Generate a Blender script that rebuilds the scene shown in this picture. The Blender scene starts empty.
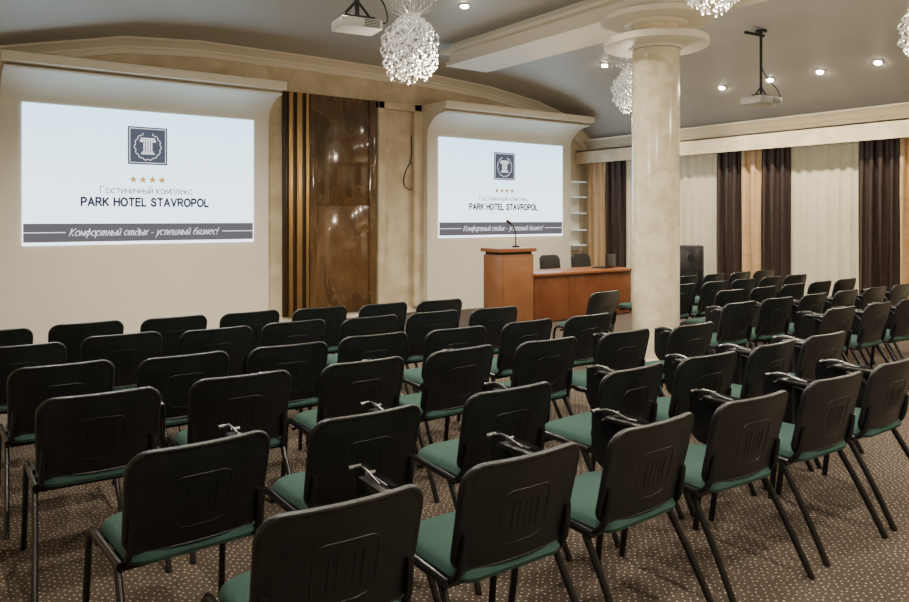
import bpy, bmesh, math, random
from mathutils import Vector, Matrix
random.seed(7)
C = bpy.context.scene.collection
PI = math.pi
R = math.radians

# ------------------------------------------------------------------ materials
def mat(name, col, rough=0.5, metal=0.0, noise=None, bump=None, emis=None, estr=0.0, spec=0.5, coat=0.0, trans=0.0):
    m = bpy.data.materials.new(name); m.use_nodes = True
    nt = m.node_tree; b = nt.nodes['Principled BSDF']
    b.inputs['Base Color'].default_value = (*col, 1)
    b.inputs['Roughness'].default_value = rough
    b.inputs['Metallic'].default_value = metal
    b.inputs['Specular IOR Level'].default_value = spec
    b.inputs['Coat Weight'].default_value = coat
    if trans: b.inputs['Transmission Weight'].default_value = trans
    if emis:
        b.inputs['Emission Color'].default_value = (*emis, 1); b.inputs['Emission Strength'].default_value = estr
    geo = nt.nodes.new('ShaderNodeTexCoord')
    if noise:
        col2, scale, detail, lo, hi = noise
        n = nt.nodes.new('ShaderNodeTexNoise'); n.inputs['Scale'].default_value = scale; n.inputs['Detail'].default_value = detail
        n.inputs['Distortion'].default_value = 0.6
        r = nt.nodes.new('ShaderNodeValToRGB')
        r.color_ramp.elements[0].position = lo; r.color_ramp.elements[0].color = (*col, 1)
        r.color_ramp.elements[1].position = hi; r.color_ramp.elements[1].color = (*col2, 1)
        nt.links.new(geo.outputs['Object'], n.inputs['Vector'])
        nt.links.new(n.outputs['Fac'], r.inputs['Fac']); nt.links.new(r.outputs['Color'], b.inputs['Base Color'])
    if bump:
        sc, st = bump
        n2 = nt.nodes.new('ShaderNodeTexNoise'); n2.inputs['Scale'].default_value = sc; n2.inputs['Detail'].default_value = 3
        nt.links.new(geo.outputs['Object'], n2.inputs['Vector'])
        bp = nt.nodes.new('ShaderNodeBump'); bp.inputs['Strength'].default_value = st; bp.inputs['Distance'].default_value = 0.004
        nt.links.new(n2.outputs['Fac'], bp.inputs['Height']); nt.links.new(bp.outputs['Normal'], b.inputs['Normal'])
    return m

def emat(name, col, s):
    m = bpy.data.materials.new(name); m.use_nodes = True
    nt = m.node_tree; b = nt.nodes['Principled BSDF']
    b.inputs['Base Color'].default_value = (0.02, 0.02, 0.02, 1); b.inputs['Roughness'].default_value = 0.9
    b.inputs['Specular IOR Level'].default_value = 0.0
    b.inputs['Emission Color'].default_value = (*col, 1); b.inputs['Emission Strength'].default_value = s
    return m

M = {}
M['plastic'] = mat('black_plastic', (0.0070, 0.0078, 0.0086), 0.36, bump=(420, 0.22), noise=((0.0115, 0.0125, 0.0132), 9, 3, 0.35, 0.7), spec=0.5)
M['frame'] = mat('black_frame', (0.009, 0.009, 0.010), 0.25)
M['green'] = mat('green_fabric', (0.026, 0.060, 0.050), 0.9, noise=((0.042, 0.086, 0.073), 260, 2, 0.4, 0.6), bump=(700, 0.5), spec=0.2)
M['tablet'] = mat('tablet_black', (0.008, 0.008, 0.009), 0.3)
M['chrome'] = mat('chrome', (0.7, 0.68, 0.64), 0.22, 1.0)
M['steel'] = mat('hinge_steel', (0.26, 0.26, 0.26), 0.3, 1.0)
M['wall'] = mat('beige_plaster', (0.56, 0.455, 0.30), 0.7, noise=((0.71, 0.60, 0.43), 3.0, 8, 0.38, 0.62), bump=(30, 0.2))
M['panelwhite'] = mat('offwhite_panel', (0.78, 0.73, 0.62), 0.6, noise=((0.82, 0.77, 0.66), 1.2, 2, 0.3, 0.7))
M['trimwhite'] = mat('white_moulding', (0.82, 0.75, 0.62), 0.5)
M['ceiling'] = mat('grey_ceiling', (0.42, 0.405, 0.375), 0.5, noise=((0.46, 0.445, 0.415), 0.8, 2, 0.3, 0.7))
M['column'] = mat('cream_marble', (0.68, 0.57, 0.39), 0.22, noise=((0.82, 0.73, 0.55), 7.0, 10, 0.36, 0.62), coat=.25)
M['brown'] = mat('brown_marble', (0.040, 0.018, 0.007), 0.12, coat=0.6)
nt = M['brown'].node_tree; b = nt.nodes['Principled BSDF']
tc = nt.nodes.new('ShaderNodeTexCoord'); mp = nt.nodes.new('ShaderNodeMapping'); mp.inputs['Scale'].default_value = (1.2, 1, .45); mp.inputs['Rotation'].default_value = (0, R(20), 0)
nz = nt.nodes.new('ShaderNodeTexNoise'); nz.inputs['Scale'].default_value = 1.9; nz.inputs['Detail'].default_value = 10; nz.inputs['Distortion'].default_value = 1.3; nz.inputs['Roughness'].default_value = .58
cr = nt.nodes.new('ShaderNodeValToRGB'); ce = cr.color_ramp.elements
ce[0].position = .30; ce[0].color = (.058, .030, .013, 1); ce[1].position = .75; ce[1].color = (.19, .105, .042, 1)
e = ce.new(.505); e.color = (.11, .058, .023, 1); e = ce.new(.515); e.color = (.24, .145, .06, 1); e = ce.new(.525); e.color = (.115, .060, .025, 1)
nt.links.new(tc.outputs['Object'], mp.inputs[0]); nt.links.new(mp.outputs[0], nz.inputs['Vector']); nt.links.new(nz.outputs['Fac'], cr.inputs['Fac']); nt.links.new(cr.outputs['Color'], b.inputs['Base Color'])
M['gold'] = mat('gold_strip', (0.66, 0.43, 0.18), 0.28, 0.9)
M['darkwood'] = mat('dark_strip', (0.035, 0.018, 0.009), 0.3)
M['wood'] = mat('cherry_wood', (0.15, 0.046, 0.017), 0.3, noise=((0.21, 0.072, 0.027), 4, 6, 0.3, 0.7))
M['woodtop'] = mat('cherry_wood_top', (0.28, 0.10, 0.037), 0.28)
M['woodlight'] = mat('cherry_wood_panel', (0.22, 0.088, 0.034), 0.35, noise=((0.29, 0.125, 0.051), 4, 6, 0.3, 0.7))
M['blackmatte'] = mat('black_matte', (0.012, 0.012, 0.013), 0.6)
M['leather'] = mat('black_leather', (0.014, 0.013, 0.014), 0.4, bump=(90, 0.3))
M['white_plastic'] = mat('white_plastic', (0.42, 0.42, 0.40), 0.4)
M['lens'] = mat('lens_glass', (0.02, 0.02, 0.05), 0.05, coat=1.0)
M['drape'] = mat('dark_drape', (0.034, 0.018, 0.015), 0.5, noise=((0.052, 0.030, 0.024), 14, 3, 0.3, 0.7))
M['tan'] = mat('tan_curtain', (0.56, 0.36, 0.18), 0.4, noise=((0.66, 0.45, 0.25), 10, 2, 0.3, 0.7))
M['sheer'] = mat('sheer_curtain', (0.62, 0.55, 0.39), 0.8, noise=((0.68, 0.61, 0.44), 8, 2, 0.3, 0.7), emis=(1, .88, .62), estr=.06)  # faint emission in the fabric stands in for backlight
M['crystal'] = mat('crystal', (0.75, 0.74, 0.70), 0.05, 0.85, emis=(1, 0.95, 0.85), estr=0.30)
M['bulb'] = emat('lamp_lens', (1, 0.90, 0.70), 120)
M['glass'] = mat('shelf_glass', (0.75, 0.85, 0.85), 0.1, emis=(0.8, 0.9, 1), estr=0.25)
M['laptop'] = mat('laptop_screen', (0.01, 0.01, 0.015), 0.2)
M['slide'] = emat('slide_light', (0.80, 0.93, 1.0), 3.2)
nt = M['slide'].node_tree; b = nt.nodes['Principled BSDF']
tc = nt.nodes.new('ShaderNodeTexCoord'); sx = nt.nodes.new('ShaderNodeSeparateXYZ'); rp = nt.nodes.new('ShaderNodeValToRGB')
rp.color_ramp.elements[0].color = (0.86, 0.94, 1.0, 1); rp.color_ramp.elements[1].color = (0.50, 0.80, 1.0, 1)
nt.links.new(tc.outputs['Generated'], sx.inputs[0]); nt.links.new(sx.outputs['Z'], rp.inputs['Fac']); nt.links.new(rp.outputs['Color'], b.inputs['Emission Color'])
M['navy'] = emat('slide_navy', (0.10, 0.12, 0.165), 1.0)
M['band'] = emat('slide_band', (0.145, 0.135, 0.155), 1.1)
M['ink'] = emat('slide_ink', (0.05, 0.06, 0.10), 1.0)
M['star'] = emat('slide_gold', (0.78, 0.52, 0.13), 1.1)
M['slidewhite'] = emat('slide_white', (0.85, 0.88, 0.92), 1.7)
def carpet():
    m = bpy.data.materials.new('patterned_carpet'); m.use_nodes = True
    nt = m.node_tree; b = nt.nodes['Principled BSDF']; b.inputs['Roughness'].default_value = 0.95; b.inputs['Specular IOR Level'].default_value = 0.1
    tc = nt.nodes.new('ShaderNodeTexCoord')
    mp = nt.nodes.new('ShaderNodeMapping'); mp.inputs['Rotation'].default_value = (0, 0, R(45))
    nt.links.new(tc.outputs['Object'], mp.inputs['Vector'])
    v = nt.nodes.new('ShaderNodeTexVoronoi'); v.inputs['Scale'].default_value = 31; v.inputs['Randomness'].default_value = 0.45; v.voronoi_dimensions = '2D'
    nt.links.new(mp.outputs[0], v.inputs['Vector'])
    r = nt.nodes.new('ShaderNodeValToRGB')
    e = r.color_ramp.elements
    e[0].position = 0.11; e[0].color = (0.36, 0.31, 0.24, 1); e[1].position = 0.19; e[1].color = (0.066, 0.050, 0.040, 1)
    e2 = r.color_ramp.elements.new(0.6); e2.color = (0.082, 0.062, 0.049, 1)
    nt.links.new(v.outputs['Distance'], r.inputs['Fac'])
    n = nt.nodes.new('ShaderNodeTexNoise'); n.inputs['Scale'].default_value = 90
    nt.links.new(tc.outputs['Object'], n.inputs['Vector'])
    mx = nt.nodes.new('ShaderNodeMix'); mx.data_type = 'RGBA'; mx.blend_type = 'MULTIPLY'; mx.inputs['Factor'].default_value = 0.9
    nt.links.new(r.outputs['Color'], mx.inputs[6]); nt.links.new(n.outputs['Fac'], mx.inputs[7])
    g = nt.nodes.new('ShaderNodeMix'); g.data_type = 'RGBA'; g.blend_type = 'MULTIPLY'; g.inputs['Factor'].default_value = 1.0
    g.inputs[7].default_value = (1.7, 1.7, 1.7, 1); nt.links.new(mx.outputs[2], g.inputs[6])
    nt.links.new(g.outputs[2], b.inputs['Base Color'])
    bp = nt.nodes.new('ShaderNodeBump'); bp.inputs['Strength'].default_value = 0.4; bp.inputs['Distance'].default_value = 0.004
    nt.links.new(n.outputs['Fac'], bp.inputs['Height']); nt.links.new(bp.outputs['Normal'], b.inputs['Normal'])
    return m
M['carpet'] = carpet()

# ------------------------------------------------------------------ helpers
def obj(name, bm, m, parent=None, smooth=True, ang=38):
    me = bpy.data.meshes.new(name)
    bmesh.ops.recalc_face_normals(bm, faces=bm.faces)
    bm.to_mesh(me); bm.free()
    if smooth:
        me.shade_smooth(); me.set_sharp_from_angle(angle=R(ang))
    me.materials.append(m)
    o = bpy.data.objects.new(name, me); C.objects.link(o)
    if parent: o.parent = parent
    return o
def tag(o, label, cat, group=None):
    o['label'] = label; o['category'] = cat
    if group: o['group'] = group
    return o
def thing(name, label, cat, loc=(0, 0, 0), rz=0, group=None):
    o = bpy.data.objects.new(name, None); C.objects.link(o)
    o.location = loc; o.rotation_euler = (0, 0, rz)
    return tag(o, label, cat, group)
def struct(name, bm, m, smooth=False):
    o = obj(name, bm, m, None, smooth); o['kind'] = 'structure'; return o
def box(bm, x0, x1, y0, y1, z0, z1, bev=0.0):
    r = bmesh.ops.create_cube(bm, size=1.0)
    vs = r['verts']
    for v in vs:
        v.co = Vector(((x0 + x1) / 2 + v.co.x * (x1 - x0), (y0 + y1) / 2 + v.co.y * (y1 - y0), (z0 + z1) / 2 + v.co.z * (z1 - z0)))
    if bev > 0:
        es = list({e for v in vs for e in v.link_edges})
        bmesh.ops.bevel(bm, geom=es, offset=bev, segments=2, affect='EDGES', profile=0.5)
def chaikin(p, it=2):
    p = [Vector(q) for q in p]
    for _ in range(it):
        q = [p[0]]
        for a, b_ in zip(p[:-1], p[1:]):
            q.append(a.lerp(b_, 0.22)); q.append(a.lerp(b_, 0.78))
        q.append(p[-1]); p = q
    return p
def tube(bm, pts, r, n=8, sm=0, flat=1.0):
    pts = chaikin(pts, sm) if sm else [Vector(p) for p in pts]
    rings = []
    up0 = None
    for i, p in enumerate(pts):
        a = pts[max(i - 1, 0)]; c = pts[min(i + 1, len(pts) - 1)]
        t = (c - a).normalized()
        if up0 is None:
            up0 = Vector((1, 0, 0)) if abs(t.x) < 0.9 else Vector((0, 1, 0))
        s = (up0 - t * up0.dot(t)).normalized(); up0 = s
        w = t.cross(s)
        rr_ = r[i] if isinstance(r, list) else r
        rings.append([bm.verts.new(p + s * (math.cos(2 * PI * k / n) * rr_ * flat) + w * (math.sin(2 * PI * k / n) * rr_)) for k in range(n)])
    for A, B in zip(rings[:-1], rings[1:]):
        for k in range(n):
            bm.faces.new((A[k], A[(k + 1) % n], B[(k + 1) % n], B[k]))
    bm.faces.new(rings[0][::-1]); bm.faces.new(rings[-1])
def lathe(bm, prof, cx=0, cy=0, n=32, cz=0):
    rings = []
    for (r, z) in prof:
        rings.append([bm.verts.new((cx + r * math.cos(2 * PI * k / n), cy + r * math.sin(2 * PI * k / n), cz + z)) for k in range(n)])
    for A, B in zip(rings[:-1], rings[1:]):
        for k in range(n):
            bm.faces.new((A[k], A[(k + 1) % n], B[(k + 1) % n], B[k]))
    bm.faces.new(rings[0][::-1]); bm.faces.new(rings[-1])
def rr(w, h, rt, rb, n=7):
    pts = []
    for (cx, cz, r, a0) in ((w / 2 - rt, h / 2 - rt, rt, 0), (-w / 2 + rt, h / 2 - rt, rt, 90), (-w / 2 + rb, -h / 2 + rb, rb, 180), (w / 2 - rb, -h / 2 + rb, rb, 270)):
        for k in range(n):
            a = R(a0 + 90 * k / (n - 1)); pts.append((cx + r * math.cos(a), cz + r * math.sin(a)))
    out = []
    for i, p in enumerate(pts):
        q = pts[(i + 1) % len(pts)]
        out.append(p)
        d = math.hypot(q[0] - p[0], q[1] - p[1])
        k = int(d / 0.05)
        for j in range(1, k + 1):
            out.append((p[0] + (q[0] - p[0]) * j / (k + 1), p[1] + (q[1] - p[1]) * j / (k + 1)))
    return out
def pillow(bm, outline, rings, f):
    first = bm.verts.new(f(0, 0, rings[0][1]))
    R_ = []
    for (s, d) in rings[1:-1]:
        R_.append([bm.verts.new(f(x * s, z * s, d)) for x, z in outline])
    last = bm.verts.new(f(0, 0, rings[-1][1]))
    n = len(outline)
    for k in range(n):
        bm.faces.new((first, R_[0][k], R_[0][(k + 1) % n])); bm.faces.new((last, R_[-1][(k + 1) % n], R_[-1][k]))
    for A, B in zip(R_[:-1], R_[1:]):
        for k in range(n):
            bm.faces.new((A[k], A[(k + 1) % n], B[(k + 1) % n], B[k]))
def dup(o, parent=None):
    c = o.copy(); C.objects.link(c); c.parent = parent
    for ch in list(o.children): dup(ch, c)
    return c
NB = bmesh.new
FWD = Vector((0.587, 0.809)); FWD.normalize(); RT = Vector((FWD.y, -FWD.x)); F = 740.0
def on_y(u, y):
    k = (u - 454.5) / F; d = FWD + RT * k; t = y / d.y; return d.x * t
def on_x(u, x):
    k = (u - 454.5) / F; d = FWD + RT * k; t = x / d.x; return d.y * t

# ------------------------------------------------------------------ room
XL, XR, YB, YF = -1.6, 11.0, 10.62, -3.2
prof = [(XL, 3.1), (-0.4, 3.35), (0.8, 3.68), (2.2, 4.0), (3.2, 4.08), (5.0, 4.08), (7.2, 4.05), (8.4, 3.98), (9.55, 3.82), (10.25, 3.64), (10.7, 3.38), (XR, 3.16)]
def ceil_z(x):
    for (a, za), (b_, zb) in zip(prof[:-1], prof[1:]):
        if a <= x <= b_: return za + (zb - za) * (x - a) / (b_ - a)
    return 3.2
bm = NB(); box(bm, XL - .15, XR + .15, YF - .15, YB + .15, -0.12, 0); struct('floor', bm, M['carpet'])
bm = NB()
lo0 = [bm.verts.new((x, YF, z)) for x, z in prof]; lo1 = [bm.verts.new((x, YB, z)) for x, z in prof]
hi0 = [bm.verts.new((x, YF, 4.35)) for x, z in prof]; hi1 = [bm.verts.new((x, YB, 4.35)) for x, z in prof]
for i in range(len(prof) - 1):
    bm.faces.new((lo0[i], lo0[i + 1], lo1[i + 1], lo1[i])); bm.faces.new((hi0[i], hi1[i], hi1[i + 1], hi0[i + 1]))
    bm.faces.new((lo0[i], hi0[i], hi0[i + 1], lo0[i + 1])); bm.faces.new((lo1[i], lo1[i + 1], hi1[i + 1], hi1[i]))
bm.faces.new((lo0[0], lo1[0], hi1[0], hi0[0])); bm.faces.new((lo0[-1], hi0[-1], hi1[-1], lo1[-1]))
struct('ceiling', bm, M['ceiling'], True)
for nm, a in (('wall_back', (XL - .15, XR + .15, YB, YB + .15)), ('wall_front', (XL - .15, XR + .15, YF - .15, YF)), ('wall_left', (XL - .15, XL, YF, YB)), ('wall_right', (XR, XR + .15, YF, YB))):
    bm = NB(); box(bm, a[0], a[1], a[2], a[3], 0, 4.3); struct(nm, bm, M['wall'])
sec = [(0.0, 0.0), (0.0, 0.17), (0.025, 0.17), (0.03, 0.14), (0.07, 0.10), (0.10, 0.055), (0.13, 0.05), (0.135, 0.03), (0.20, 0.025), (0.205, 0.0)]
bm = NB(); rings = []
for x, z in prof: rings.append([bm.verts.new((x, YB - bb, z - aa)) for aa, bb in sec])
for A, B in zip(rings[:-1], rings[1:]):
    for k in range(len(sec)): bm.faces.new((A[k], A[(k + 1) % len(sec)], B[(k + 1) % len(sec)], B[k]))
bm.faces.new(rings[0]); bm.faces.new(rings[-1][::-1]); struct('trim_1', bm, M['trimwhite'], True)
bm = NB(); rings = []
for y in (YF, YB - 0.17): rings.append([bm.verts.new((XR - bb * 1.3, y, 3.16 - aa * 1.1)) for aa, bb in sec])
A, B = rings
for k in range(len(sec)): bm.faces.new((A[k], A[(k + 1) % len(sec)], B[(k + 1) % len(sec)], B[k]))
bm.faces.new(A); bm.faces.new(B[::-1]); struct('trim_2', bm, M['trimwhite'], True)
bm = NB(); box(bm, XR - .30, XR - .27, YF, YB - .02, 2.70, 2.94); box(bm, XR - .30, XR, YF, YB - .02, 2.915, 2.94); box(bm, XR - .31, XR - .265, YF, YB - .02, 2.68, 2.71)
struct('trim_3', bm, M['wall'])
bm = NB(); box(bm, XL, XR, YB - .02, YB, 0, .1); struct('baseboard_back', bm, M['trimwhite'])
bm = NB(); box(bm, XR - .02, XR, YF, YB - .02, 0, .1); struct('baseboard_right', bm, M['trimwhite'])
bm = NB(); box(bm, XL, XL + .02, YF, YB - .02, 0, .1); struct('baseboard_left', bm, M['trimwhite'])
bm = NB(); box(bm, 6.10, 6.22, YB - .10, YB, .1, 3.52, .01); box(bm, 6.80, 6.975, YB - .10, YB, .1, 3.52, .01); box(bm, 6.10, 6.975, YB - .10, YB, 3.40, 3.52, .01); struct('trim_5', bm, M['wall'])
CX, CY = 6.45, 5.19
bm = NB()
def prism(bm, poly, z0, z1):
    a = [bm.verts.new((x, y, z0)) for x, y in poly]; b2 = [bm.verts.new((x, y, z1)) for x, y in poly]
    n = len(poly); bm.faces.new(a[::-1]); bm.faces.new(b2)
    for k in range(n): bm.faces.new((a[k], a[(k + 1) % n], b2[(k + 1) % n], b2[k]))
prism(bm, [(CX - .33, YF), (CX + .33, YF), (CX + .33, 8.55), (CX - .33, 8.55)], 3.76, 4.2)
prism(bm, [(CX - .42, YF), (CX + .42, YF), (CX + .42, 8.65), (CX - .42, 8.65)], 3.93, 3.98)
prism(bm, [(CX - .37, YF), (CX + .37, YF), (CX + .37, 8.59), (CX - .37, 8.59)], 3.755, 3.80)
struct('trim_4', bm, M['trimwhite'])

t = thing('column', 'round cream marble column with two wide disc collars at its top', 'column', (CX, CY, 0))
bm = NB(); lathe(bm, [(.28, 0), (.28, .10), (.255, .12), (.25, .2), (.25, 3.40)], n=48); obj('shaft', bm, M['column'], t)
bm = NB(); lathe(bm, [(.25, 3.405), (.27, 3.405), (.29, 3.43), (.53, 3.435), (.55, 3.445), (.555, 3.48), (.55, 3.515), (.53, 3.52), (.30, 3.525)], n=64); obj('collar', bm, M['trimwhite'], t)
bm = NB(); lathe(bm, [(.25, 3.525), (.24, 3.66)], n=48); obj('neck', bm, M['column'], t)
bm = NB(); lathe(bm, [(.24, 3.655), (.30, 3.66), (.33, 3.685), (.54, 3.69), (.58, 3.70), (.585, 3.755)], n=64); obj('collar', bm, M['trimwhite'], t)

def panel(x0, x1, yf, label):
    t = thing('screen_surround', label, 'wall panel', (0, 0, 0), 0, 'curved screen surrounds')
    pr = [(YB - 0.001, 0.0), (yf, 0.0), (yf, 2.98)]
    for k in range(1, 13):
        a = R(90 * k / 12); pr.append((yf - 0.50 * (1 - math.cos(a)), 2.98 + 0.36 * math.sin(a)))
    bm = NB()
    poly = pr + [(yf - .52, 3.36), (yf - .30, 3.44), (YB - .001, 3.44)]
    a = [bm.verts.new((x0, y, z)) for y, z in poly]; b2 = [bm.verts.new((x1, y, z)) for y, z in poly]
    n = len(poly)
    for k in range(n): bm.faces.new((a[k], a[(k + 1) % n], b2[(k + 1) % n], b2[k]))
    bm.faces.new(a); bm.faces.new(b2[::-1]); obj('curved_panel', bm, M['panelwhite'], t, ang=25)
    bm = NB(); box(bm, x0 - .04, x1 + .04, yf - .60, YB - .001, 3.40, 3.52, .02)
    obj('top_lip', bm, M['trimwhite'], t)
    return t
YS = 10.4
panel(.80, 4.17, YS, 'large off-white curved surround behind the left screen')
panel(6.98, 10.36, YS, 'off-white curved surround behind the right screen, beyond the wooden lectern')

# letters drawn as pen strokes (x-height 1)
def ell(cx, cy, rx, ry, a0=0, a1=360, n=14): return [(cx + rx * math.cos(R(a0 + (a1 - a0) * k / n)), cy + ry * math.sin(R(a0 + (a1 - a0) * k / n))) for k in range(n + 1)]
G = {
 'о': (.84, [ell(.42, .5, .42, .5)]), 'с': (.78, [ell(.42, .5, .42, .5, 45, 315)]), 'т': (.74, [[(0, 1), (.74, 1)], [(.37, 1), (.37, 0)]]),
 'и': (.66, [[(0, 1), (0, 0), (.66, 1), (.66, 0)]]), 'й': (.66, [[(0, 1), (0, 0), (.66, 1), (.66, 0)], [(.15, 1.42), (.24, 1.25), (.42, 1.25), (.51, 1.42)]]),
 'н': (.66, [[(0, 1), (0, 0)], [(.66, 1), (.66, 0)], [(0, .52), (.66, .52)]]), 'ч': (.62, [[(0, 1), (0, .6), (.14, .42), (.62, .42)], [(.62, 1), (.62, 0)]]),
 'ы': (.88, [[(0, 1), (0, 0), (.36, 0), (.54, .14), (.54, .44), (.36, .58), (0, .58)], [(.88, 1), (.88, 0)]]), 'к': (.62, [[(0, 1), (0, 0)], [(.58, 1), (.04, .5), (.62, 0)]]),
 'м': (.86, [[(0, 0), (0, 1), (.43, .15), (.86, 1), (.86, 0)]]), 'п': (.66, [[(0, 0), (0, 1), (.66, 1), (.66, 0)]]), 'л': (.70, [[(0, 0), (.14, .1), (.2, 1), (.7, 1), (.7, 0)]]),
 'е': (.80, [[(0, .52), (.8, .52)] + ell(.40, .5, .40, .5, 0, 312)]), 'Г': (.78, [[(0, 0), (0, 1.42), (.78, 1.42)]]), 'К': (.86, [[(0, 1.42), (0, 0)], [(.8, 1.42), (.04, .66), (.86, 0)]]),
 'ф': (1.0, [ell(.5, .5, .5, .46), [(.5, 1.4), (.5, -.42)]]), 'р': (.82, [[(0, 1), (0, -.42)], ell(.41, .5, .41, .5)]),
 'д': (.90, [[(0, -.25), (0, 0), (.9, 0), (.9, -.25)], [(.14, 0), (.27, 1), (.74, 1), (.74, 0)]]), 'х': (.66, [[(0, 1), (.66, 0)], [(.66, 1), (0, 0)]]),
 'у': (.66, [[(0, 1), (.34, .08)], [(.66, 1), (.2, -.42)]]), 'ш': (1.0, [[(0, 1), (0, 0), (1, 0), (1, 1)], [(.5, 0), (.5, 1)]]),
 'б': (.82, [ell(.41, .45, .41, .45), [(0, .45), (.03, .95), (.22, 1.28), (.72, 1.42)]]), 'з': (.6, [[(0, .86), (.25, 1), (.52, .9), (.52, .66), (.25, .53), (.58, .42), (.58, .14), (.28, 0), (0, .14)]]),
 '-': (.5, [[(0, .48), (.5, .48)]]), '!': (.12, [[(.06, 1.4), (.06, .4)], [(.06, .1), (.06, 0)]]), ' ': (.35, []),
 'P': (.90, [[(0, 0), (0, 1.42), (.55, 1.42), (.84, 1.28), (.9, 1.05), (.84, .8), (.55, .64), (0, .64)]]), 'A': (1.1, [[(0, 0), (.55, 1.42), (1.1, 0)], [(.2, .45), (.9, .45)]]),
 'R': (1.0, [[(0, 0), (0, 1.42), (.6, 1.42), (.88, 1.3), (.92, 1.06), (.86, .82), (.6, .70), (0, .70)], [(.5, .70), (1.0, 0)]]), 'K': (1.0, [[(0, 1.42), (0, 0)], [(.95, 1.42), (.02, .52)], [(.32, .82), (1.0, 0)]]),
 'H': (.98, [[(0, 0), (0, 1.42)], [(.98, 0), (.98, 1.42)], [(0, .76), (.98, .76)]]), 'O': (1.22, [ell(.61, .71, .61, .71, n=20)]), 'T': (1.0, [[(0, 1.42), (1.0, 1.42)], [(.5, 1.42), (.5, 0)]]),
 'E': (.86, [[(.86, 1.42), (0, 1.42), (0, 0), (.88, 0)], [(0, .76), (.8, .76)]]), 'L': (.78, [[(0, 1.42), (0, 0), (.78, 0)]]),
 'S': (.94, [[(.88, 1.12), (.76, 1.34), (.47, 1.42), (.18, 1.34), (.06, 1.1), (.16, .88), (.47, .74), (.78, .62), (.92, .38), (.80, .10), (.47, 0), (.14, .08), (0, .36)]]), 'V': (1.08, [[(0, 1.42), (.54, 0), (1.08, 1.42)]])}
GS = dict(G)
u_form = [(p.x, p.y) for p in chaikin([(0, .92, 0), (.08, 1, 0), (.08, .1, 0), (.24, -.05, 0), (.66, .6, 0)], 2)]
GS['и'] = (.78, [u_form, [(.66, 1), (.66, .1), (.78, 0), (.88, .12)]])
GS['й'] = (.78, GS['и'][1] + [[(.2, 1.42), (.3, 1.25), (.48, 1.25), (.58, 1.42)]])
GS['п'] = (.76, [[(0, .88), (.1, 1), (.1, 0)], [(.1, .7), (.3, .95), (.5, 1), (.62, .85), (.62, .1), (.74, 0), (.84, .12)]])
GS['т'] = (1.12, [[(0, .88), (.1, 1), (.1, 0)], [(.1, .7), (.3, .97), (.45, .97), (.54, .8), (.54, 0)], [(.54, .7), (.74, .97), (.88, .97), (.98, .8), (.98, .1), (1.08, 0), (1.18, .12)]])
GS['н'] = (.76, [[(0, .88), (.1, 1), (.1, 0)], [(.1, .5), (.66, .52)], [(.66, 1), (.66, .1), (.76, 0), (.86, .12)]])
GS['д'] = (.82, [ell(.40, .42, .40, .44), [(.80, .45), (.78, .95), (.55, 1.30), (.20, 1.36)]])
def pen_text(s, width, pen=.14, shear=0.0, calli=False, gap=.26, sy=1.0, glyphs=G):
    bm = NB(); x = 0; st = []
    for ch in s:
        adv, strokes = glyphs[ch]
        for p in strokes: st.append([(x + a + shear * b_, b_) for a, b_ in p])
        x += adv + gap
    x -= gap; sc = width / x
    for p in st:
        for (ax, ay), (bx, by) in zip(p[:-1], p[1:]):
            L = math.hypot(bx - ax, by - ay)
            if L < 1e-6: continue
            dx, dy = (bx - ax) / L, (by - ay) / L
            w = pen / 2
            if calli: w *= .42 + .85 * abs(dy * .85 - dx * .5 if dy > 0 else dy * .85 + dx * .3)
            e = w * .7
            q = [(ax - dx * e - dy * w, ay - dy * e + dx * w), (bx + dx * e - dy * w, by + dy * e + dx * w), (bx + dx * e + dy * w, by + dy * e - dx * w), (ax - dx * e + dy * w, ay - dy * e - dx * w)]
            bm.faces.new([bm.verts.new(((qx - x / 2) * sc, 0, (qy - .6) * sc * sy)) for qx, qy in q])
    me = bpy.data.meshes.new('lettering'); bm.to_mesh(me); bm.free(); return me
def text_obj(me, m, parent, loc, name='lettering'):
    me = me.copy(); me.materials.clear(); me.materials.append(m)
    o = bpy.data.objects.new(name, me); C.objects.link(o); o.parent = parent; o.location = loc; return o
T1 = pen_text('Гостиничный комплекс', 1.16, .16)
T2 = pen_text('PARK HOTEL STAVROPOL', 1.60, .40, gap=.42, sy=1.15)
T3 = pen_text('Комфортный отдых - успешный бизнес!', 1.86, .15, .42, True, .24, 1.15, GS)
def rect(bm, x0, x1, z0, z1, y=0, d=0.002): box(bm, x0, x1, y - d, y, z0, z1)
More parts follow.
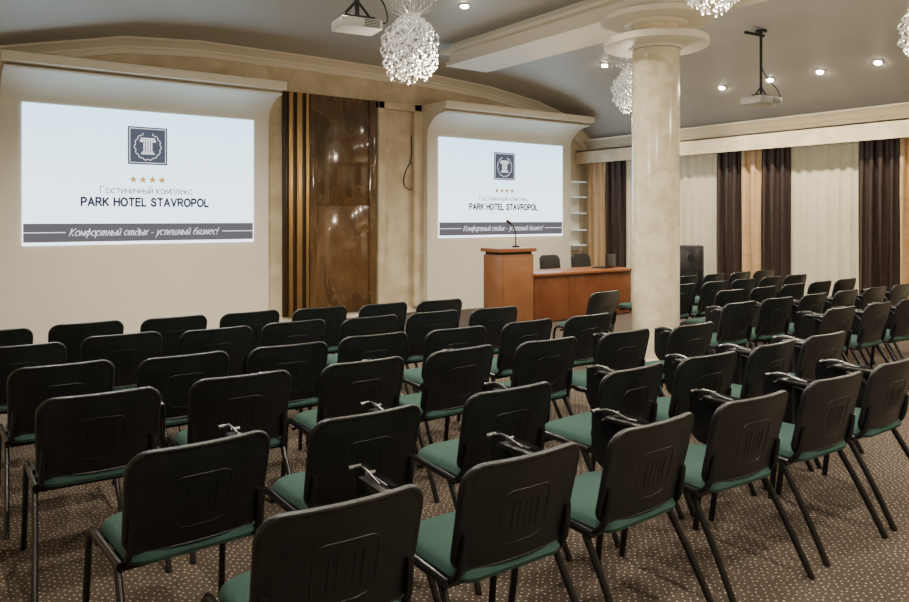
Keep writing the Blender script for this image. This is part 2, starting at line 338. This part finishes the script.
def slide(xc, w, z0, h, label):
    t = thing('projection_screen', label, 'screen', (xc, YS - .002, z0), 0, 'projection screens')
    bm = NB(); box(bm, -w / 2, w / 2, -.010, 0, 0, h); obj('screen_surface', bm, M['slide'], t, False)
    Y = -.0105
    cz = h * (1 - .258); s = .25
    bm = NB(); rect(bm, -s, s, cz - s, cz + s, Y); e = obj('emblem', bm, M['navy'], t, False)
    bm = NB(); Y2 = Y - .0025
    for (a0, a1, b0, b1) in ((-s + .02, s - .02, s - .028, s - .020), (-s + .02, s - .02, -s + .020, -s + .028), (-s + .020, -s + .028, -s + .02, s - .02), (s - .028, s - .020, -s + .02, s - .02)):
        rect(bm, a0, a1, cz + b0, cz + b1, Y2)
    obj('light_border', bm, M['slidewhite'], e, False)
    bm = NB()
    rect(bm, -.09, .09, cz + .085, cz + .105, Y2); rect(bm, -.07, .07, cz + .06, cz + .078, Y2); rect(bm, -.10, -.06, cz + .05, cz + .078, Y2); rect(bm, .06, .10, cz + .05, cz + .078, Y2)
    for k in range(4): rect(bm, -.055 + k * .0305, -.055 + k * .0305 + .018, cz - .065, cz + .055, Y2)
    rect(bm, -.07, .07, cz - .088, cz - .073, Y2); rect(bm, -.085, .085, cz - .112, cz - .094, Y2)
    obj('column_figure', bm, M['slidewhite'], e, False)
    bm = NB()
    for sgn in (-1, 1):
        for k in range(13):
            a = R(-84 + k * 12.5); px = sgn * (.165 * math.cos(a)); pz = cz - .01 + .175 * math.sin(a)
            ta = a + R(90) + R(32 * (1 if k % 2 else -1)); L = .024
            dx, dz = sgn * math.cos(ta), math.sin(ta)
            bm.faces.new([bm.verts.new(Vector((px - dx * L, Y2 - .001, pz - dz * L))), bm.verts.new(Vector((px + dz * .007, Y2 - .001, pz - dx * .007))),
                  bm.verts.new(Vector((px + dx * L, Y2 - .001, pz + dz * L))), bm.verts.new(Vector((px - dz * .007, Y2 - .001, pz + dx * .007)))])
    obj('laurel', bm, M['slidewhite'], e, False)
    for k in range(4):
        bm = NB(); vs = []
        for j in range(10):
            a = R(90 + 36 * j); r_ = .056 if j % 2 == 0 else .023
            vs.append(bm.verts.new((-.18 + k * .12 + r_ * math.cos(a), Y - .001, h * (1 - .515) + r_ * math.sin(a))))
        bm.faces.new(vs); obj('star', bm, M['star'], t, False)
    text_obj(T1, M['ink'], t, (0, Y - .002, h * (1 - .60)))
    text_obj(T2, M['ink'], t, (0, Y - .002, h * (1 - .69)))
    bm = NB(); rect(bm, -w / 2 + .01, w / 2 - .01, h * .022, h * .155, Y); bd = obj('footer_band', bm, M['band'], t, False)
    text_obj(T3, M['slidewhite'], bd, (-.01, Y - .0045, h * .088))
    bm = NB(); rect(bm, -w / 2 + .01, -.98, h * .088, h * .094, Y2); rect(bm, 1.0, w / 2 - .01, h * .088, h * .094, Y2); obj('rule_line', bm, M['slidewhite'], bd, False)
    return t
slide(2.485, 2.91, 1.258, 1.755, 'left projection screen showing a crest, four stars and hotel lettering')
slide(8.665, 2.92, 1.258, 1.73, 'right projection screen with the same slide, above the wooden lectern and table')

t = thing('marble_panel', 'tall glossy brown marble wall panel between the two screens', 'wall panel', (0, 0, 0))
for z0, z1 in ((.1, 1.80), (1.804, 3.52)):
    bm = NB(); box(bm, 5.02, 5.94, YB - .06, YB - .001, z0, z1, .004); obj('marble_slab', bm, M['brown'], t)
for x0, x1 in ((4.90, 5.014), (5.946, 6.06)):
    bm = NB(); box(bm, x0, x1, YB - .075, YB - .001, .1, 3.52, .004); obj('marble_edge', bm, M['brown'], t)
t = thing('strip_panel', 'narrow panel of gold and dark vertical strips beside brown marble', 'wall panel', (0, 0, 0))
xs = [4.47, 4.55, 4.62, 4.68, 4.77, 4.83, 4.885]
for i in range(6):
    bm = NB(); box(bm, xs[i], xs[i + 1] - .004, YB - (.09 if i % 2 else .06), YB - .001, .1, 3.52, .006); obj('gold_strip' if i % 2 else 'dark_strip', bm, M['gold' if i % 2 else 'darkwood'], t)
bm = NB()
xc = on_y(411, YB)
tube(bm, [(xc, YB - .01, 3.0), (xc + .01, YB - .010, 2.6), (xc - .14, YB - .012, 2.35), (xc - .16, YB - .012, 2.15), (xc + .0, YB - .014, 2.05), (xc + .06, YB - .012, 2.3), (xc, YB - .010, 2.55)], .009, 6, 2)
tag(obj('cable', bm, M['blackmatte']), 'black cable hanging in a loop on the beige wall beside brown marble', 'cable')

t = thing('corner_shelf', 'small pale wall shelf unit in the far corner beside tan curtain', 'shelf', (10.60, YB, 0))
bm = NB(); box(bm, -.18, .18, -.04, -.001, .95, 2.35); obj('back_board', bm, M['panelwhite'], t, False)
for z in (1.05, 1.35, 1.68, 2.0, 2.3):
    bm = NB(); box(bm, -.19, .19, -.24, -.04, z, z + .025, .004); obj('shelf', bm, M['glass'], t)

def curtain(u0, u1, m, label, group, x=XR - .14, pitch=.145, amp=.062, name='curtain'):
    y0, y1 = on_x(u1, x), on_x(u0, x)
    y1 = min(y1, YB - .06)
    w = y1 - y0
    n = max(16, int(w / .014)); folds = max(2, round(w / pitch))
    bm = NB(); zs = [0.02, .6, 1.3, 2.0, 2.5, 2.74]
    rings = []
    ph = random.random() * 6
    for z in zs:
        row = []
        for i in range(n + 1):
            s = i / n; a = 2 * PI * folds * s
            am = amp * (0.75 + .25 * math.sin(3 * s * PI + ph)) * (1 if z < 2.4 else .7)
            yy = y0 + s * w + .012 * math.sin(a * 2 + z)
            row.append(bm.verts.new((x + am * math.sin(a + .35 * math.sin(z * 1.3 + s * 9 + ph)), min(max(yy, y0), y1), z)))
        rings.append(row)
    for A, B in zip(rings[:-1], rings[1:]):
        for i in range(n): bm.faces.new((A[i], A[i + 1], B[i + 1], B[i]))
    o = obj(name, bm, m, ang=80)
    return tag(o, label, 'curtain', group)
curtain(588, 606, M['tan'], 'tan curtain nearest the far corner shelf', 'tan curtains', amp=.045)
curtain(606.5, 625, M['drape'], 'dark brown drape just left of the marble column', 'dark drapes')
curtain(626, 717, M['sheer'], 'cream sheer curtain partly hidden behind the marble column', 'sheer curtains', x=XR - .10, amp=.014, pitch=.17)
curtain(718, 741, M['drape'], 'dark brown drape left of the first tan curtain right of the column', 'dark drapes')
curtain(741.5, 762, M['tan'], 'tan curtain held between two dark brown drapes', 'tan curtains')
curtain(762.5, 790, M['drape'], 'dark brown drape right of the tan curtain between two drapes', 'dark drapes')
curtain(791, 859, M['sheer'], 'cream sheer curtain between drapes at the right of the photo', 'sheer curtains', x=XR - .10, amp=.014, pitch=.17)
curtain(860, 900, M['drape'], 'widest dark brown drape, nearest the right edge of the photo', 'dark drapes')
curtain(900.5, 925, M['tan'], 'tan curtain at the right edge of the photo', 'tan curtains')
curtain(925.5, 950, M['drape'], 'dark brown drape just past the right-edge tan curtain', 'dark drapes')
curtain(951, 1090, M['sheer'], 'cream sheer curtain beyond the right edge drapes', 'sheer curtains', x=XR - .10, amp=.014, pitch=.17)

# ------------------------------------------------------------------ stage furniture
t = thing('speakers_table', 'long cherry wood head table with a closed front, right of the lectern', 'table', (0, 0, 0))
bm = NB(); box(bm, 7.48, 9.74, 8.26, 9.0, .72, .76, .006); obj('tabletop', bm, M['woodtop'], t)
for k in range(3):
    a = 7.52 + k * .727; bm = NB(); box(bm, a + .003, a + .724, 8.32, 8.345, .02, .72, .002); obj('front_panel', bm, M['wood'], t)
for a in (7.50, 9.69):
    bm = NB(); box(bm, a, a + .03, 8.35, 8.96, .0, .72, .003); obj('side_panel', bm, M['wood'], t)
t = thing('lectern', 'upright cherry wood lectern with flat overhanging top, left of the long table', 'lectern', (7.0, 8.30, 0))
bm = NB(); box(bm, -.31, .31, -.20, .20, .0, 1.07, .006); obj('body', bm, M['woodlight'], t)
bm = NB(); box(bm, -.27, .27, -.212, -.20, .10, 1.02, .006); obj('front_panel', bm, M['woodlight'], t)
bm = NB(); box(bm, -.29, .29, -.18, .18, 1.07, 1.11); obj('top_recess', bm, M['darkwood'], t, False)
bm = NB(); box(bm, -.345, .345, -.23, .23, 1.11, 1.165, .006); obj('flat_top', bm, M['woodtop'], t)
t = thing('gooseneck_microphone', 'black gooseneck microphone standing on the lectern top', 'microphone', (7.19, 8.36, 1.174))
bm = NB(); lathe(bm, [(.06, -.008), (.06, .01), (.03, .02)], n=20); obj('base', bm, M['blackmatte'], t)
bm = NB(); tube(bm, [(0, 0, .02), (.0, .0, .16), (-.04, -.02, .28), (-.15, -.04, .36)], .009, 8, 2); obj('gooseneck', bm, M['blackmatte'], t)
bm = NB(); tube(bm, [(-.14, -.04, .352), (-.21, -.05, .385)], .02, 10); obj('microphone_head', bm, M['blackmatte'], t)

def office_chair(x, y, label):
    t = thing('office_chair', label, 'chair', (x, y, 0), PI, 'black chairs behind the head table')
    bm = NB(); pillow(bm, rr(.46, .46, .1, .1), [(0, .07), (.85, .07), (.97, .05), (1, .02), (.97, 0), (.8, 0), (0, 0)], lambda a, b, d: Vector((a, b, .44 + d))); obj('seat', bm, M['leather'], t)
    bm = NB(); pillow(bm, rr(.48, .50, .09, .08), [(0, -.05), (.8, -.045), (.95, -.03), (1, 0), (.95, .02), (.8, .03), (0, .03)], lambda a, b, d: Vector((a, -.24 + d + .5 * a * a - .12 * (b), .69 + b))); obj('backrest', bm, M['leather'], t)
    bm = NB(); tube(bm, [(0, 0, .09), (0, 0, .44)], .025, 10); obj('gas_column', bm, M['chrome'], t)
    for s in (-1, 1):
        bm = NB(); tube(bm, [(s * .24, -.16, .47), (s * .27, -.16, .64), (s * .27, .14, .64), (s * .24, .10, .47)], .016, 8, 2); obj('armrest', bm, M['frame'], t)
    for k in range(5):
        a = R(72 * k + 18); bm = NB(); tube(bm, [(0, 0, .10), (.27 * math.cos(a), .27 * math.sin(a), .06)], .018, 8)
        lathe(bm, [(.024, 0), (.028, .02), (.024, .05)], .27 * math.cos(a), .27 * math.sin(a), 10); obj('leg', bm, M['frame'], t)
office_chair(on_y(559, 9.45), 9.45, 'black leather chair behind the table, nearer the lectern')
office_chair(on_y(590, 9.45), 9.45, 'black leather chair behind the table, nearer the laptop')
t = thing('laptop', 'dark open laptop standing near the right end of the wooden table', 'laptop', (9.36, 8.62, .76), R(15))
bm = NB(); box(bm, -.17, .17, -.12, .12, 0, .018, .004); obj('base', bm, M['blackmatte'], t)
bm = NB(); box(bm, -.17, .17, -.135, -.12, .01, .24, .004); obj('screen_lid', bm, M['laptop'], t)
t = thing('loudspeaker', 'tall black loudspeaker cabinet on the floor right of the column', 'speaker', (10.25, 7.55, 0), R(-50))
bm = NB(); box(bm, -.2, .2, -.18, .18, 0, 1.15, .012); obj('cabinet', bm, M['blackmatte'], t)
bm = NB(); box(bm, -.17, .17, -.195, -.18, .05, 1.10, .005); obj('grille', bm, M['frame'], t)
for z, r_ in ((.3, .13), (.62, .13), (.95, .06)):
    bm = NB(); tube(bm, [(0, -.195, z), (0, -.205, z)], r_, 24); obj('driver', bm, M['plastic'], t)

# ------------------------------------------------------------------ conference chairs
def bend_y(a): return .55 * a * a
TILT = math.tan(R(14))
def make_chair(tablet):
    t = thing('conference_chair', 'x', 'chair')
    bm = NB()
    pillow(bm, rr(.47, .45, .09, .07), [(0, .058), (.6, .056), (.88, .049), (.96, .036), (1, .015), (.98, 0), (.8, -.006), (0, -.006)], lambda a, b, d: Vector((a, b + .04, .425 + d - .035 * max(0, (b - .10)) )))
    obj('seat', bm, M['green'], t)
    def f(a, b, d):
        a2 = a * (1 + .12 * b)
        return Vector((a2, -.215 + d + bend_y(a2) - TILT * b, .642 + b))
    bm = NB(); pillow(bm, rr(.505, .375, .075, .06), [(0, -.016), (.45, -.016), (.88, -.0150), (.935, -.0135), (.955, -.0165), (.985, -.014), (1, -.006), (1, .004), (.985, .009), (.94, .011), (0, .011)], f)
    bk = obj('backrest', bm, M['plastic'], t, ang=50)
    bm = NB(); pillow(bm, rr(.44, .30, .06, .06), [(0, .028), (.8, .028), (.94, .023), (1, .010), (.97, .006), (0, .006)], f); obj('back_cushion', bm, M['green'], t)
    bm = NB()
    out = rr(.20, .19, .035, .055, 4); pts = [f(a, b - .02, -.0140) for a, b in out]; tube(bm, pts + [pts[0]], .0036, 6)
    for k in range(5):
        a = -.052 + k * .026; tube(bm, [f(a, -.075, -.0140), f(a, .035, -.0140)], .0038, 6)
    obj('embossed_ribs', bm, M['plastic'], bk)
    for s in (-1, 1):
        bm = NB(); tube(bm, [(s * .268, .295, 0), (s * .262, .262, .26), (s * .260, .245, .445), (s * .256, .05, .432), (s * .248, -.13, .42)], .0165, 10, 2, .8); obj('leg', bm, M['frame'], t)
        bm = NB(); tube(bm, [(s * .266, -.335, 0), (s * .256, -.215, .22), (s * .248, -.09, .418)], .0165, 10, 1, .8); obj('leg', bm, M['frame'], t)
        bm = NB(); tube(bm, [(s * .232, .02, .41), (s * .232, -.12, .415), (s * .230, -.168, .46), (s * .226, -.185, .52), (s * .222, -.195, .60)], .013, 8, 2); obj('back_upright', bm, M['frame'], t)
    bm = NB(); tube(bm, [(-.255, .17, .40), (.255, .17, .40)], .011, 8); tube(bm, [(-.245, -.10, .40), (.245, -.10, .40)], .011, 8); obj('crossbar', bm, M['frame'], t)
    if tablet:
        bm = NB(); tube(bm, [(.268, .02, .43), (.285, .03, .50), (.292, .06, .64), (.292, .20, .672)], .011, 8, 2)
        tube(bm, [(.268, .16, .43), (.285, .17, .50), (.292, .17, .66)], .009, 8, 1); obj('arm_post', bm, M['frame'], t)
        bm = NB(); box(bm, .270, .314, -.03, .26, .672, .692, .008); obj('arm_pad', bm, M['tablet'], t)
        bm = NB(); tube(bm, [(.284, .12, .702), (.284, .24, .728), (.300, .33, .700)], .0045, 6, 1); tube(bm, [(.304, .10, .698), (.306, .22, .70), (.308, .30, .66)], .0045, 6, 1)
        tube(bm, [(.270, .33, .70), (.318, .33, .70)], .008, 8); tube(bm, [(.276, .21, .714), (.314, .21, .714)], .007, 8); obj('hinge', bm, M['steel'], t)
        bm = NB(); pillow(bm, rr(.36, .28, .05, .09), [(0, .012), (.9, .012), (1, .006), (.9, 0), (0, 0)], lambda a, b, d: Vector((.318 + d, .20 + a, .570 + b))); obj('writing_tablet', bm, M['tablet'], t)
    return t
proto = {0: make_chair(False), 1: make_chair(True)}
used = {0: False, 1: False}
ORD = ['first', 'second', 'third', 'fourth', 'fifth', 'sixth', 'seventh', 'eighth', 'ninth', 'tenth']
def chair(x, y, tab, label, group, rz=0):
    if used[tab]: o = dup(proto[tab])
    else: o = proto[tab]; used[tab] = True
    o.location = (x, y + .25, 0); o.rotation_euler = (0, 0, rz)
    o['label'] = label; o['group'] = group; o['category'] = 'chair'
rows = [
 ('row nearest the camera', 1, .03, [(.94, 1.81), (1.60, 1.82), (2.25, 1.82), (2.93, 1.82), (3.63, 1.82), (4.28, 1.83)]),
 ('second nearest row', 1, .035, [(.76, 2.58), (1.43, 2.58), (2.17, 2.57), (2.97, 2.54), (3.62, 2.53), (4.26, 2.53), (4.90, 2.53)]),
 ('third nearest row', 1, .02, [(.65, 3.56), (1.295, 3.56), (1.96, 3.53), (2.60, 3.52), (3.25, 3.45), (3.92, 3.40), (4.57, 3.33)]),
 ('fourth nearest row', 0, .03, [(.60, 4.38), (1.20, 4.27), (1.83, 4.24), (2.45, 4.28), (3.06, 4.19), (3.70, 4.17), (4.33, 4.14)]),
 ('fifth nearest row', 0, .03, [(.48, 5.18), (1.08, 5.28), (1.68, 5.17), (2.27, 5.18), (2.85, 5.07), (3.43, 5.04), (4.02, 4.95)]),
 ('row nearest the left screen', 0, .03, [(.38, 5.98), (.99, 6.02), (1.60, 5.96), (2.20, 5.92), (2.80, 5.84), (3.39, 5.78), (3.98, 5.72)])]
for name, tab, dx, pts in rows:
    for i, (x, y) in enumerate(pts):
        d = 'black chair with writing tablet' if tab else 'black chair with green seat'
        chair(x + dx, y, tab, '%s, %s from left in the %s' % (d, ORD[i], name), 'chairs in the main block', R(random.uniform(-3.2, 3.2) if y < 5 else random.uniform(-2, 2)))
rrows = [
 ('nearest row', 1, [(6.48, 3.20), (7.12, 3.18), (7.76, 3.16)]),
 ('second row', 1, [(6.14, 3.95), (6.78, 3.95), (7.42, 3.94), (8.06, 3.93), (8.70, 3.92), (9.34, 3.92)]),
 ('third row', 0, [(7.10, 4.68), (7.72, 4.68), (8.34, 4.68), (8.96, 4.68), (9.58, 4.68)]),
 ('fourth row', 0, [(7.25, 5.42), (7.87, 5.42), (8.49, 5.42), (9.11, 5.42), (9.73, 5.42)]),
 ('farthest row', 0, [(7.70, 6.16), (8.32, 6.16), (8.94, 6.16), (9.56, 6.16), (10.18, 6.16)])]
for name, tab, pts in rrows:
    for i, (x, y) in enumerate(pts):
        chair(x, y, tab, 'black chair, %s from left in the %s of the block by the curtains' % (ORD[i], name), 'chairs in the block by the curtains', R(random.uniform(-3, 3)))
chair(5.84, 5.35, 0, 'lone black chair just left of the marble column, before the table', 'chairs in the main block', R(6))

# ------------------------------------------------------------------ chandeliers
def chandelier(x, y, zb, label, n=46, rad=.225):
    zc = ceil_z(x)
    t = thing('chandelier', label, 'chandelier', (x, y, zc), 0, 'crystal chandeliers')
    bm = NB(); lathe(bm, [(rad * 1.0, -.03), (rad * 1.1, -.02), (rad * 1.1, 0)], n=32); obj('ceiling_plate', bm, M['chrome'], t)
    H = .26; cz = zb - zc + H
    for i in range(n):
        q = math.sqrt((i + .5) / n); a = i * 2.39996
        bm = NB()
        wx, wy = rad * .92 * q * math.cos(a), rad * .92 * q * math.sin(a)
        path = []
        K = 16
        jit = random.uniform(-.05, .05); u_end = random.uniform(-1.0, -.55)
        for k in range(K + 1):
            u = 1.0 + (u_end - 1.0) * k / K
            zz = cz + H * u + jit * .4
            rr_ = rad * (0.12 + .88 * q) * math.sqrt(max(0.04, 1 - u * u)) * (1 + jit)
            an = a + 2.3 * (1 - u)
            path.append(Vector((rr_ * math.cos(an), rr_ * math.sin(an), zz)))
        # fine strand: down from the plate, into and along the twisted string of crystals
        tube(bm, [Vector((wx, wy, -.03)), Vector((wx, wy, cz + H + .06))] + path, .0010, 4)
        step = .046; L = 0; nxt = random.uniform(0, step)
        for A_, B_ in zip(path[:-1], path[1:]):
            d = (B_ - A_).length
            while nxt <= L + d:
                p = A_.lerp(B_, (nxt - L) / d); s = random.choice((.0055, .007, .009, .0125))
                r = bmesh.ops.create_icosphere(bm, subdivisions=1, radius=s)
                for v in r['verts']: v.co = Vector((v.co.x + p.x, v.co.y + p.y, v.co.z * 1.3 + p.z))
                nxt += step * random.uniform(.6, 1.3)
            L += d
        z = cz + H + .12
        while z < -.1:
            r = bmesh.ops.create_icosphere(bm, subdivisions=1, radius=.0045)
            for v in r['verts']: v.co = Vector((v.co.x + wx, v.co.y + wy, v.co.z + z))
            z += random.uniform(.05, .11)
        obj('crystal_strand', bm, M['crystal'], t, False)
    l = bpy.data.lights.new('lamp_glow', 'POINT'); l.energy = 45; l.color = (1, .88, .70); l.shadow_soft_size = .12
    lo = bpy.data.objects.new('lamp_glow', l); C.objects.link(lo); lo.parent = t; lo.location = (0, 0, cz - H - .12)
def at(u, Z):
    p = FWD * Z + RT * ((u - 454.5) / F * Z); return p.x, p.y
x, y = at(410, 5.5); chandelier(x, y, 2.58, 'crystal bead chandelier hanging beside the nearer projector')
x, y = at(630, 9.0); chandelier(x, y, 2.88, 'crystal bead chandelier half hidden behind the marble column')
x, y = at(713, 4.5); chandelier(x, y, 2.84, 'crystal bead chandelier cut by the top of the photo')
x, y = at(926, 6.6); chandelier(x, y, 3.00, 'crystal bead chandelier at the right edge of the photo')

def projector(x, y, z, label, s, rz, arm=False):
    zc = ceil_z(x)
    t = thing('projector', label, 'projector', (x, y, z), rz, 'ceiling projectors')
    bm = NB(); box(bm, -.22 * s, .22 * s, -.16 * s, .16 * s, -.05 * s, .05 * s, .02 * s); bo = obj('body', bm, M['white_plastic'], t)
    bm = NB(); tube(bm, [(-.09 * s, .15 * s, 0), (-.09 * s, .185 * s, 0)], .045 * s, 20); obj('lens', bm, M['lens'], t)
    bm = NB()
    for k in range(5): box(bm, .02 * s, .18 * s, -.1635 * s, -.158 * s, (-.035 + k * .016) * s, (-.028 + k * .016) * s)
    obj('vent', bm, M['blackmatte'], bo, False)
    bm = NB(); tube(bm, [(0, 0, .05 * s), (0, 0, zc - z)], .018, 10); lathe(bm, [(.07, -.02), (.07, 0)], 0, 0, 20, zc - z); obj('ceiling_pole', bm, M['blackmatte'], t)
    bm = NB(); box(bm, -.12, .12, -.05, .05, .05 * s, .05 * s + .03, .004)
    tube(bm, [(-.12, 0, .06 * s), (0, 0, .18)], .010, 6); tube(bm, [(.12, 0, .06 * s), (0, 0, .18)], .010, 6)
    obj('bracket', bm, M['blackmatte'], t)
    bm = NB(); tube(bm, [(.16 * s, -.1 * s, 0.03), (.30 * s, -.1 * s, .02), (.28 * s, -.05, .16), (.10, 0, .30), (.02, 0, .42)], .006, 6, 2); obj('power_cord', bm, M['blackmatte'], t)
    if arm:
        bm = NB(); tube(bm, [(-.30, 0, zc - z - .06), (.05, 0, zc - z - .06)], .02, 8); obj('side_arm', bm, M['blackmatte'], t)
x, y = at(357, 5.2); projector(x, y, 2.95, 'white ceiling projector near the chandelier, before the left screen', .70, R(-8))
x, y = at(761, 9.3); projector(x, y, 3.07, 'white ceiling projector on a long pole right of the column', .95, R(-5), True)

def downlight(x, y, label, e=70, group='recessed ceiling downlights'):
    z = ceil_z(x)
    dzdx = (ceil_z(x + .05) - ceil_z(x - .05)) / .1
    t = thing('downlight', label, 'ceiling light', (x, y, z - .004), 0, group)
    t.rotation_euler = (0, -math.atan(dzdx), 0)
    bm = NB(); lathe(bm, [(.042, -.012), (.062, -.012), (.066, -.002), (.066, .01)], n=24); obj('trim_ring', bm, M['chrome'], t)
    bm = NB(); lathe(bm, [(.038, -.026), (.046, -.013)], n=20); obj('lens', bm, M['bulb'], t)
    l = bpy.data.lights.new('lamp', 'SPOT'); l.energy = e * 3.2; l.color = (1, .895, .72); l.spot_size = R(145); l.spot_blend = .8; l.shadow_soft_size = .05
    lo = bpy.data.objects.new('lamp', l); C.objects.link(lo); lo.parent = t; lo.location = (0, 0, -.04)
for i, u in enumerate((722, 770, 820, 878)):
    xx = 10.2; k = (u - 454.5) / F; d = FWD + RT * k
    downlight(xx, d.y * xx / d.x, 'small downlight, %s from the column along the slope above the curtains' % ORD[i])
downlight(5.15, 6.9, 'small bright downlight left of the ceiling beam, near the chandelier')
downlight(4.9, 5.2, 'small bright downlight at the top of the photo by the beam')
downlight(8.55, 7.85, 'small bright downlight just left of the column above the right screen', 110)
downlight(10.2, 8.3, 'small bright downlight close beside the column, low on the ceiling slope')
for x, ys in ((1.1, (-1.5, 1, 3.4, 5.8, 7.8)), (4.9, (-1.5, 1, 3.2)), (2.9, (7.9,)), (8.4, (-1.5, 1, 3.2)), (10.2, (1.6, -.5)), (2.9, (-2.2, 0.0, 2.2, 5.6))):  # unseen downlights added as fill for the room light
    for y in ys: downlight(x, y, 'added fill light out of view, built as a recessed downlight', 115 if y > 7 else 80)

w = bpy.data.worlds.new('world'); bpy.context.scene.world = w; w.use_nodes = True
w.node_tree.nodes['Background'].inputs[0].default_value = (.5, .48, .45, 1); w.node_tree.nodes['Background'].inputs[1].default_value = .3

cam = bpy.data.cameras.new('camera'); co = bpy.data.objects.new('camera', cam); C.objects.link(co)
co.location = (0, 0, 1.6); co.rotation_euler = (R(90), 0, -math.atan2(FWD.x, FWD.y))
cam.sensor_width = 36; cam.lens = 36 * F / 909; cam.shift_y = -83 / 909; cam.clip_start = .05
bpy.context.scene.camera = co
